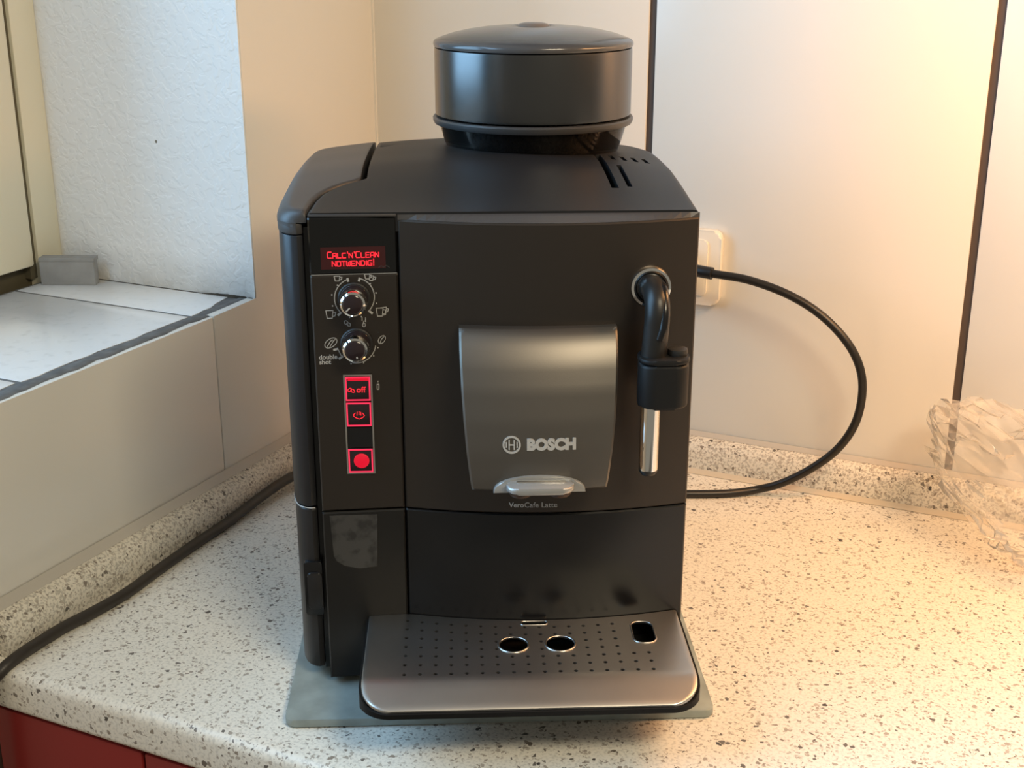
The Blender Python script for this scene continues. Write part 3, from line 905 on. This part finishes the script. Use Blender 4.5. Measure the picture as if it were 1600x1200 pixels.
# ring emblem with the armature inside
def ring_flat(name, cx, cz, r0, r1, yf, m, parent, n=40, th=0.0008):
    vs, fs = [], []
    for k in range(n):
        a_ = 2*math.pi*k/n
        for r in (r0, r1):
            x, z = cx+r*math.cos(a_), cz+r*math.sin(a_)
            vs += [(x, yf(x, z)-th, z), (x, yf(x, z)+0.0003, z)]
    for k in range(n):
        a_, b_ = k*4, ((k+1) % n)*4
        fs += [(a_, a_+2, b_+2, b_), (a_+1, b_+1, b_+3, a_+3), (a_, b_, b_+1, a_+1), (a_+2, a_+3, b_+3, b_+2)]
    return mk(name, vs, fs, m, parent)
ring_flat('maker_emblem', 0.1276, 0.2060, 0.0046, 0.0058, flap_y, 'badge', fl)
ex, ez = 0.1276, 0.2060
ribbons('maker_emblem', [[(ex-0.0016, ez+0.0030), (ex-0.0016, ez-0.0030)], [(ex+0.0016, ez+0.0030), (ex+0.0016, ez-0.0030)], [(ex-0.0016, ez), (ex+0.0016, ez)],
                         [(ex-0.0034, ez+0.0016), (ex-0.0034, ez-0.0016)], [(ex+0.0034, ez+0.0016), (ex+0.0034, ez-0.0016)]], 0.0008, flap_y, 'badge', fl, 0.0008)
# spout under the flap
half = [(FX-0.0297, 0.1735)] + [(FX+0.0297*math.cos(math.radians(a_)) if abs(math.cos(math.radians(a_))) > 0.75 else FX+0.0297*math.cos(math.radians(a_)), 0.1735+0.0118*math.sin(math.radians(a_))**0.8) for a_ in range(170, 9, -10)] + [(FX+0.0297, 0.1735)]
sp = prism('spout_plate', half, 'y', -0.0468, -0.0405, 'silverpaint', cm, bev=0.0009)
prism('spout_lip', rrect(FX-0.0215, FX+0.0215, -0.0605, -0.0440, 0.0075), 'z', 0.1778, 0.1820, 'silverpaint', sp, bev=0.0016, seg=3)
box('spout_ridge', FX-0.0150, FX+0.0165, -0.0505, -0.0485, 0.1816, 0.1830, 'silver', sp, bev=0.0006)
for dx in (-0.0125, 0.0125):
    lathe('nozzle', [(0.0056, 0.1742), (0.0066, 0.1748), (0.0074, 0.1760), (0.0076, 0.1780)], 20, FX+dx, -0.0520, 'stain', sp)
box('spout_bridge', FX-0.0185, FX+0.0190, -0.0545, -0.0180, 0.1742, 0.1778, 'stain', sp, bev=0.0012)
box('outlet_recess', FX-0.032, FX+0.032, -0.030, -0.0040, 0.1710, 0.1738, 'housing', cm, bev=0.0006)
yb1 = lambda x, z: bow(x, z)-0.00012
me = text_mesh('Vero', 0.006, 0.0001, 0.00012, 'LEFT')
place_text('model_lettering', me, 0.1272, 0.1478, yb1, 'print', dr, 0.0102, 'LEFT')
place_text('model_lettering', text_mesh('Cafe Latte', 0.006, 0.0001, 0.0, 'LEFT'), 0.1378, 0.1478, yb1, 'print', dr, 0.0222, 'LEFT')

# --- steam wand
wx, wz = 0.2188, 0.2990
yw = bow(wx, wz)
wr = lathe_y('wand_ring', [(0.0138, yw+0.0002), (0.0138, yw-0.0020), (0.0128, yw-0.0040), (0.0112, yw-0.0046), (0.0100, yw-0.0040), (0.0096, yw-0.0020)], 48, wx, wz, 'chrome', cm)
lathe_y('wand_socket', [(0.0098, yw-0.0003), (0.0098, yw-0.0030), (0.0090, yw-0.0040), (0.0070, yw-0.0046)], 36, wx, wz, 'lower', wr)
ar = tube('wand_arm', [(wx, yw-0.002, wz+0.0005), (wx+0.0004, yw-0.014, wz+0.0008), (wx+0.0008, yw-0.0235, wz-0.003), (wx+0.0008, yw-0.0275, wz-0.0105), (wx+0.0004, yw-0.0280, wz-0.020), (wx-0.0004, yw-0.0280, wz-0.032), (wx-0.0012, yw-0.0280, wz-0.0430)],
          0.0080, 'rubber', cm, n=24)
tube('arm_rib', [(wx+0.0042, yw-0.006, wz+0.0040), (wx+0.0050, yw-0.0215, wz+0.0035), (wx+0.0048, yw-0.0310, wz-0.0060), (wx+0.0040, yw-0.0345, wz-0.0170), (wx+0.0020, yw-0.0345, wz-0.0255)], 0.0030, 'lower', ar, n=12)
yc = yw-0.0280
fb = prism('frother_block', rrect(0.2088, 0.2402, yc-0.0130, yc+0.0130, 0.0095, 8), 'z', 0.2285, 0.2575, 'frother', cm, bev=0.0022, seg=3)
prism('block_lid', rrect(0.2084, 0.2406, yc-0.0134, yc+0.0134, 0.0098, 8), 'z', 0.2582, 0.2615, 'frother', fb, bev=0.0012)
lathe('air_knob', [(0.0062, 0.2612), (0.0066, 0.2630), (0.0062, 0.2652), (0.0040, 0.2660)], 28, 0.2335, yc+0.001, 'housing', fb)
wt = lathe('wand_tube', [(0.0062, 0.1835), (0.0063, 0.1845), (0.0063, 0.2288)], 32, 0.2172, yc, 'chrome', cm)
lathe('wand_tip', [(0.0030, 0.1795), (0.0046, 0.1800), (0.0060, 0.1822), (0.0061, 0.1836)], 28, 0.2172, yc, 'rubber', wt)

# --- drip tray
TX0, TX1, TYF = 0.0292, 0.2462, -0.1055
TZ = 0.0600
def tray_xl(o):
    def f(y):
        r = 0.020+o
        yc_ = TYF-o+r
        if y < yc_:
            return TX0-o+r-math.sqrt(max(r*r-(yc_-y)**2, 0))
        return TX0-o
    return f
def tray_xr(o):
    def f(y):
        r = 0.020+o
        yc_ = TYF-o+r
        if y < yc_:
            return TX1+o-r+math.sqrt(max(r*r-(yc_-y)**2, 0))
        return TX1+o
    return f
def roll(y):
    a_ = -0.0780
    if y >= a_: return 0.0
    t = min((a_-y)/0.0275, 1.0)
    d = 0.0275*0.35*(t*t/0.6 if t < 0.3 else t-0.15)
    e = max(0.0, min((t-0.86)/0.14, 0.98))
    return d+0.0012*(1-math.sqrt(1-e*e))
def tzt(x, y):
    e = min(x-tray_xl(0)(y), tray_xr(0)(y)-x)
    return TZ-roll(y)-0.5*fillet(e, 0.0016)
yt = [TYF+0.0003, TYF+0.0008, TYF+0.0016, TYF+0.003, TYF+0.005, TYF+0.008, TYF+0.0115, TYF+0.015, TYF+0.020, TYF+0.0225, TYF+0.0250, TYF+0.0275, TYF+0.034, TYF+0.050, -0.045, -0.025, -0.016]
# the rear edge follows the bowed front: y is remapped across the width
def ymap(x, y):
    k = min(max((y+0.060)/(0.060-0.016), 0), 1)
    full = bow(x, 0.06)-0.0002 if x >= BX0 else col(x, 0.06)-0.0002
    return y+(full-(-0.016))*k*k if y > -0.06 else y
grate = heightfield('drip_grate', yt, tray_xl(0), tray_xr(0), 36, tzt, lambda x, y: tzt(x, y)-0.0012, 'steel', cm)
for v in grate.data.vertices:
    v.co.y = ymap(v.co.x, v.co.y)
bm = bmesh.new()
def cutter_poly(pts):
    lo = [bm.verts.new((q[0], q[1], 0.050)) for q in pts]; hi = [bm.verts.new((q[0], q[1], 0.068)) for q in pts]
    bm.faces.new(lo[::-1]); bm.faces.new(hi)
    n_ = len(pts)
    for i in range(n_):
        bm.faces.new((lo[i], lo[(i+1) % n_], hi[(i+1) % n_], hi[i]))
def circle(cx, cy, r, n=12):
    return [(cx+r*math.cos(2*math.pi*i/n), cy+r*math.sin(2*math.pi*i/n)) for i in range(n)]
big = [(0.1290, -0.0420, 0.0098), (0.1606, -0.0418, 0.0098)]
for j in range(7):
    for i in range(17):
        x = 0.0565+i*(0.2190-0.0565)/16
        ya = bow(x, 0.06)-0.0100
        y = ya+(-0.0765-ya)*j/6
        if any(math.hypot(x-bx_, (y-by_)) < 0.0122 for bx_, by_, _ in big): continue
        if x > 0.2085 and y > -0.046: continue
        if j == 0 and 0.1330 < x < 0.1570 and False: continue
        cutter_poly(circle(x, y, 0.00142, 10))
for bx_, by_, br in big:
    cutter_poly(circle(bx_, by_, br, 36))
cutter_poly(rrect(0.2112, 0.2262, -0.0430, -0.0145, 0.0060))
cutter_poly(rrect(0.1355, 0.1535, -0.0155, -0.0108, 0.0018, 4))
boolean_cut(grate, from_bm('cutter', bm, 'steel'))
def torus(name, path_pts, r, m, parent):
    P_ = [Vector(p) for p in path_pts]
    n_ = len(P_); k_ = 8
    vs, fs = [], []
    for i in range(n_):
        T = (P_[(i+1) % n_]-P_[i-1]).normalized()
        s_ = Vector((T.y, -T.x, 0))
        for q in range(k_):
            a_ = 2*math.pi*q/k_
            vs.append(P_[i]+s_*(r*math.cos(a_))+Vector((0, 0, r*math.sin(a_))))
    for i in range(n_):
        for q in range(k_):
            fs.append((i*k_+q, i*k_+(q+1) % k_, ((i+1) % n_)*k_+(q+1) % k_, ((i+1) % n_)*k_+q))
    return mk(name, vs, fs, m, parent, True, 60)
for bx_, by_, br in big:
    torus('hole_rim', [(x, y, TZ) for x, y in circle(bx_, by_, br+0.0003, 40)], 0.0007, 'silver', grate)
torus('hole_rim', [(x, y, TZ) for x, y in rrect(0.2110, 0.2264, -0.0432, -0.0143, 0.0062)], 0.0006, 'silver', grate)
torus('hole_rim', [(x, y, TZ) for x, y in rrect(0.1353, 0.1537, -0.0157, -0.0106, 0.0020, 4)], 0.0005, 'silver', grate)
yt2 = [TYF-0.0015, TYF-0.0011, TYF-0.0004, TYF+0.0008, TYF+0.003, TYF+0.006, TYF+0.010, TYF+0.015, TYF+0.020, TYF+0.030, TYF+0.050, -0.030, -0.0165]
tray = heightfield('drip_tray', yt2, tray_xl(0.0016), tray_xr(0.0016), 36,
                   lambda x, y: (TZ-roll(max(y, TYF+0.0006))-0.0026 if TX0+0.001 < x < TX1-0.001 and y > TYF+0.002 else min(TZ-roll(max(y, TYF+0.0006))-0.0018, 0.0590)),
                   lambda x, y: 0.0463-0.0085*min(max((y-TYF-0.012)/0.02, 0), 1), 'pan', cm)
# open pan below the grate, so that the holes look into the dark
tm = tray.data
for v in tm.vertices:
    if v.co.z > 0.052 and TX0+0.004 < v.co.x < TX1-0.004 and TYF+0.006 < v.co.y:
        v.co.z = 0.0440
    v.co.y = min(ymap(v.co.x, v.co.y), 0.002)

# --- bean hopper
HX, HY = 0.1545, 0.200
hop = lathe('bean_hopper', [(0.0600, 0.3500), (0.0640, 0.3520), (0.0685, 0.3640), (0.0722, 0.3775), (0.0728, 0.3790), (0.0706, 0.3790), (0.0664, 0.3640), (0.0622, 0.3535), (0.0590, 0.3525)], 96, HX, HY, 'bowl', cm)
hop['label'] = 'smoked clear bowl full of beans'
lathe('hopper_ring', [(0.0715, 0.3768), (0.0758, 0.3772), (0.0768, 0.3790), (0.0770, 0.3812), (0.0760, 0.3824), (0.0738, 0.3828), (0.0715, 0.3826)], 96, HX, HY, 'ring', hop, cap=False)
lathe('hopper_sleeve', [(0.0740, 0.3838), (0.0748, 0.3842), (0.0750, 0.3860), (0.0750, 0.4310), (0.0748, 0.4330), (0.0742, 0.4334)], 128, HX, HY, 'sleeve', hop)
lid_prof = [(0.0735, 0.4336), (0.0752, 0.4340), (0.0758, 0.4356), (0.0756, 0.4372), (0.0744, 0.4386), (0.0700, 0.4404), (0.0620, 0.4430), (0.0520, 0.4452), (0.0400, 0.4470), (0.0280, 0.4482), (0.0170, 0.4488), (0.0140, 0.4484), (0.0128, 0.4474)]
lathe('hopper_lid', lid_prof, 128, HX, HY, 'lid', hop)
lathe('lid_knob', [(0.0126, 0.4472), (0.0124, 0.4486), (0.0108, 0.4500), (0.0070, 0.4508), (0.0001, 0.4511)], 48, HX, HY, 'knob', hop)
# beans against the bowl wall, heaped a little lower at the right
random.seed(11)
vs, fs = [], []
def bean_verts():
    out = []
    for lat, r in ((-1, 0.0), (-0.6, 0.8), (0, 1.0), (0.6, 0.8), (1, 0.0)):
        k = 1 if r == 0 else 7
        for i in range(k):
            a_ = 2*math.pi*i/7
            y = r*math.cos(a_); z = r*math.sin(a_)
            if z > 0.0: z *= 0.55
            if z > 0.3 and abs(y) < 0.35: z -= 0.3
            out.append(Vector((lat*0.0050, y*0.0034, z*0.0030)))
    return out
bv = bean_verts()
bf = [(0, 1+i, 1+(i+1) % 7) for i in range(7)]
for L_ in (1, 8):
    bf += [(L_+i, L_+7+i, L_+7+(i+1) % 7, L_+(i+1) % 7) for i in range(7)]
bf += [(22, 15+(i+1) % 7, 15+i) for i in range(7)]
for lay in range(7):
    z = 0.3560+lay*0.0034
    rmax = 0.0600+(z-0.3535)*0.33
    for rr in (rmax-0.0012, rmax-0.009, rmax-0.018, rmax-0.027, rmax-0.036, rmax-0.045, rmax-0.053):
        for k in range(max(3, int(rr*2*math.pi/0.0078))):
            a_ = 2*math.pi*(k+random.random()*0.7)/max(3, int(rr*2*math.pi/0.0078))
            x, y = rr*math.cos(a_), rr*math.sin(a_)
            if z > 0.3790-0.32*max(x-0.038, 0)-(0.0 if lay < 6 else random.random()*0.003): continue
            if lay < 4 and rr < rmax-0.02: continue
            R_ = Matrix.Rotation(random.uniform(0, 6.3), 3, 'Z') @ Matrix.Rotation(random.uniform(0, 6.3), 3, 'X')
            if rr == rmax-0.0012: R_ = R_ @ Matrix.Scale(0.75, 3)
            b_ = len(vs)
            for v in bv:
                w = R_ @ v + Vector((x, y, z+random.uniform(-0.0012, 0.0012)))
                q = math.hypot(w.x, w.y); lim = 0.0603+(max(w.z, 0.3545)-0.3535)*0.33
                if q > lim: w.x *= lim/q; w.y *= lim/q
                w.z = max(w.z, 0.3540)
                vs.append((HX+w.x, HY+w.y, w.z))
            fs += [tuple(b_+i for i in f) for f in bf]
beans = mk('coffee_beans', vs, fs, 'bean', hop, True, 60)
beans['kind'] = 'stuff'
beans['label'] = 'dark roasted coffee beans'
shift_children()

# ------------------------------------------------------------------ things around the machine
# wall socket behind the machine
ws = empty('wall_socket', (0.3447, -0.0001, 0.2088))
prism('socket_plate', rrect(-0.0400, 0.0400, -0.0370, 0.0370, 0.0075), 'y', -0.0095, 0.0, 'socket', ws, bev=0.003, seg=3)
prism('socket_insert', rrect(-0.0275, 0.0275, -0.0275, 0.0275, 0.004), 'y', -0.0115, -0.0090, 'socket', ws, bev=0.001)
lathe_y('socket_well', [(0.0195, -0.0116), (0.0195, -0.0126), (0.0185, -0.0126), (0.0180, -0.0114)], 36, 0, 0, 'socket', ws)
tag(ws, 'white wall socket on the back wall, half hidden behind the coffee machine', 'wall socket')

# power cord looping from the socket to the worktop
pc = empty('power_cord', (0.40, -0.05, 0.0))
off = Vector((0.40, -0.05, 0.0))
def cordp(*pts): return [Vector(p)-off for p in pts]
cable = tube('cable', cordp((0.3800, -0.049, 0.2150), (0.3905, -0.050, 0.2145), (0.4242, -0.05, 0.2122), (0.4606, -0.05, 0.2030), (0.4910, -0.05, 0.1882), (0.5158, -0.05, 0.1671), (0.5303, -0.05, 0.1448), (0.5355, -0.05, 0.1200),
                     (0.5320, -0.05, 0.0894), (0.5185, -0.05, 0.0617), (0.4964, -0.05, 0.0380), (0.4690, -0.0485, 0.0170), (0.4460, -0.0500, 0.0065), (0.4220, -0.0660, 0.0042), (0.3865, -0.0845, 0.0041), (0.3500, -0.0990, 0.0041), (0.3200, -0.1120, 0.0041), (0.2950, -0.1220, 0.0041), (0.2650, -0.1290, 0.0041)), 0.0039, 'rubber', pc, n=16)
tube('strain_relief', cordp((0.3640, -0.046, 0.2152), (0.3740, -0.0475, 0.2151), (0.3815, -0.049, 0.2149), (0.3890, -0.0498, 0.2146)), 0.0058, 'rubber', pc, n=18, k=4)
pl = lathe_y('plug', [(0.0180, -0.0128), (0.0185, -0.0300), (0.0170, -0.0440), (0.0120, -0.0500), (0.0050, -0.0515)], 32, 0.3447-0.40, 0.2120, 'rubber', pc)
pl.location = (0, 0.05, 0)
tag(pc, 'black power cord looping from the wall socket down to the worktop', 'power cord')

# second cable along the left splash profile
kc = tube('extension_cable', [(0.1400, -0.1250, 0.0050), (0.1150, -0.1260, 0.0050), (0.0880, -0.1330, 0.0050), (0.0580, -0.1550, 0.0055), (0.040, -0.1880, 0.0080), (0.0300, -0.2200, 0.0120), (0.0275, -0.2500, 0.0120), (0.0268, -0.2830, 0.0095), (0.0270, -0.3300, 0.0058), (0.0278, -0.3787, 0.0051), (0.0310, -0.4300, 0.0051), (0.0345, -0.4720, 0.0051), (0.0325, -0.5080, 0.0051),
                   (0.0285, -0.5380, 0.0051), (0.0280, -0.5650, 0.0051), (0.0285, -0.5860, 0.0048), (0.0270, -0.6020, 0.0005), (0.0210, -0.6075, -0.0120), (0.0160, -0.6080, -0.0500), (0.0140, -0.6070, -0.15)], 0.0047, 'cableL', None, n=14)
tag(kc, 'dark cable lying along the foot of the left splash strip', 'cable')

# small grey block on the sill
gbk = empty('grey_block', (-0.2000, -0.2605, SILL), math.radians(25))
bk = box('block_body', -0.0267, 0.0267, 0.0, 0.0125, 0.0, 0.0262, 'block', gbk, bev=0.0005)
box('block_cap', -0.0270, 0.0276, -0.0004, 0.0132, 0.0235, 0.0272, 'block', gbk, bev=0.0005)
tag(gbk, 'small grey rectangular block standing on the tiled window sill', 'block')

# crumpled clear plastic bag
random.seed(3)
bm = bmesh.new()
bmesh.ops.create_icosphere(bm, subdivisions=5, radius=1.0)
for v in bm.verts:
    d = v.co.normalized()
    n1 = noise.noise(d*1.7+Vector((3.1, 0.2, 7.7)))
    n2 = noise.noise(d*3.6+Vector((0.4, 5.2, 1.9)))
    n3 = 1-2*abs(noise.noise(d*5.5+Vector((9.1, 2.2, 4.0))))
    n4 = 1-2*abs(noise.noise(d*11.0+Vector((2.1, 8.2, 3.0))))
    s = 1+0.14*n1+0.13*n2+0.12*n3+0.045*n4
    X = 0.752+d.x*s*0.098
    Y = -0.088+d.y*s*0.058
    Z = 0.048+d.z*s*0.050
    # the open end stands up and leans towards the corner
    tip = Vector((-0.86, 0.18, 0.48)).normalized()
    w = max(0.0, (d.dot(tip)-0.35)/0.65)
    w = w*w*(3-2*w)
    X -= 0.052*w; Y += 0.016*w; Z += 0.030*w
    Y += 0.010*w*n4; Z += 0.010*w*n3
    if Z < 0.0012: Z = 0.0012
    if Y > -0.0245: Y = -0.0245-0.05*(Y+0.0245)
    v.co = (X, Y, Z)
bag = from_bm('plastic_bag', bm, 'bag', None, True, 30)
o_ = Vector((0.72, -0.09, 0.0))
for v in bag.data.vertices: v.co -= o_
bag.location = o_
tag(bag, 'crumpled clear plastic bag on the worktop at the right edge', 'plastic bag')
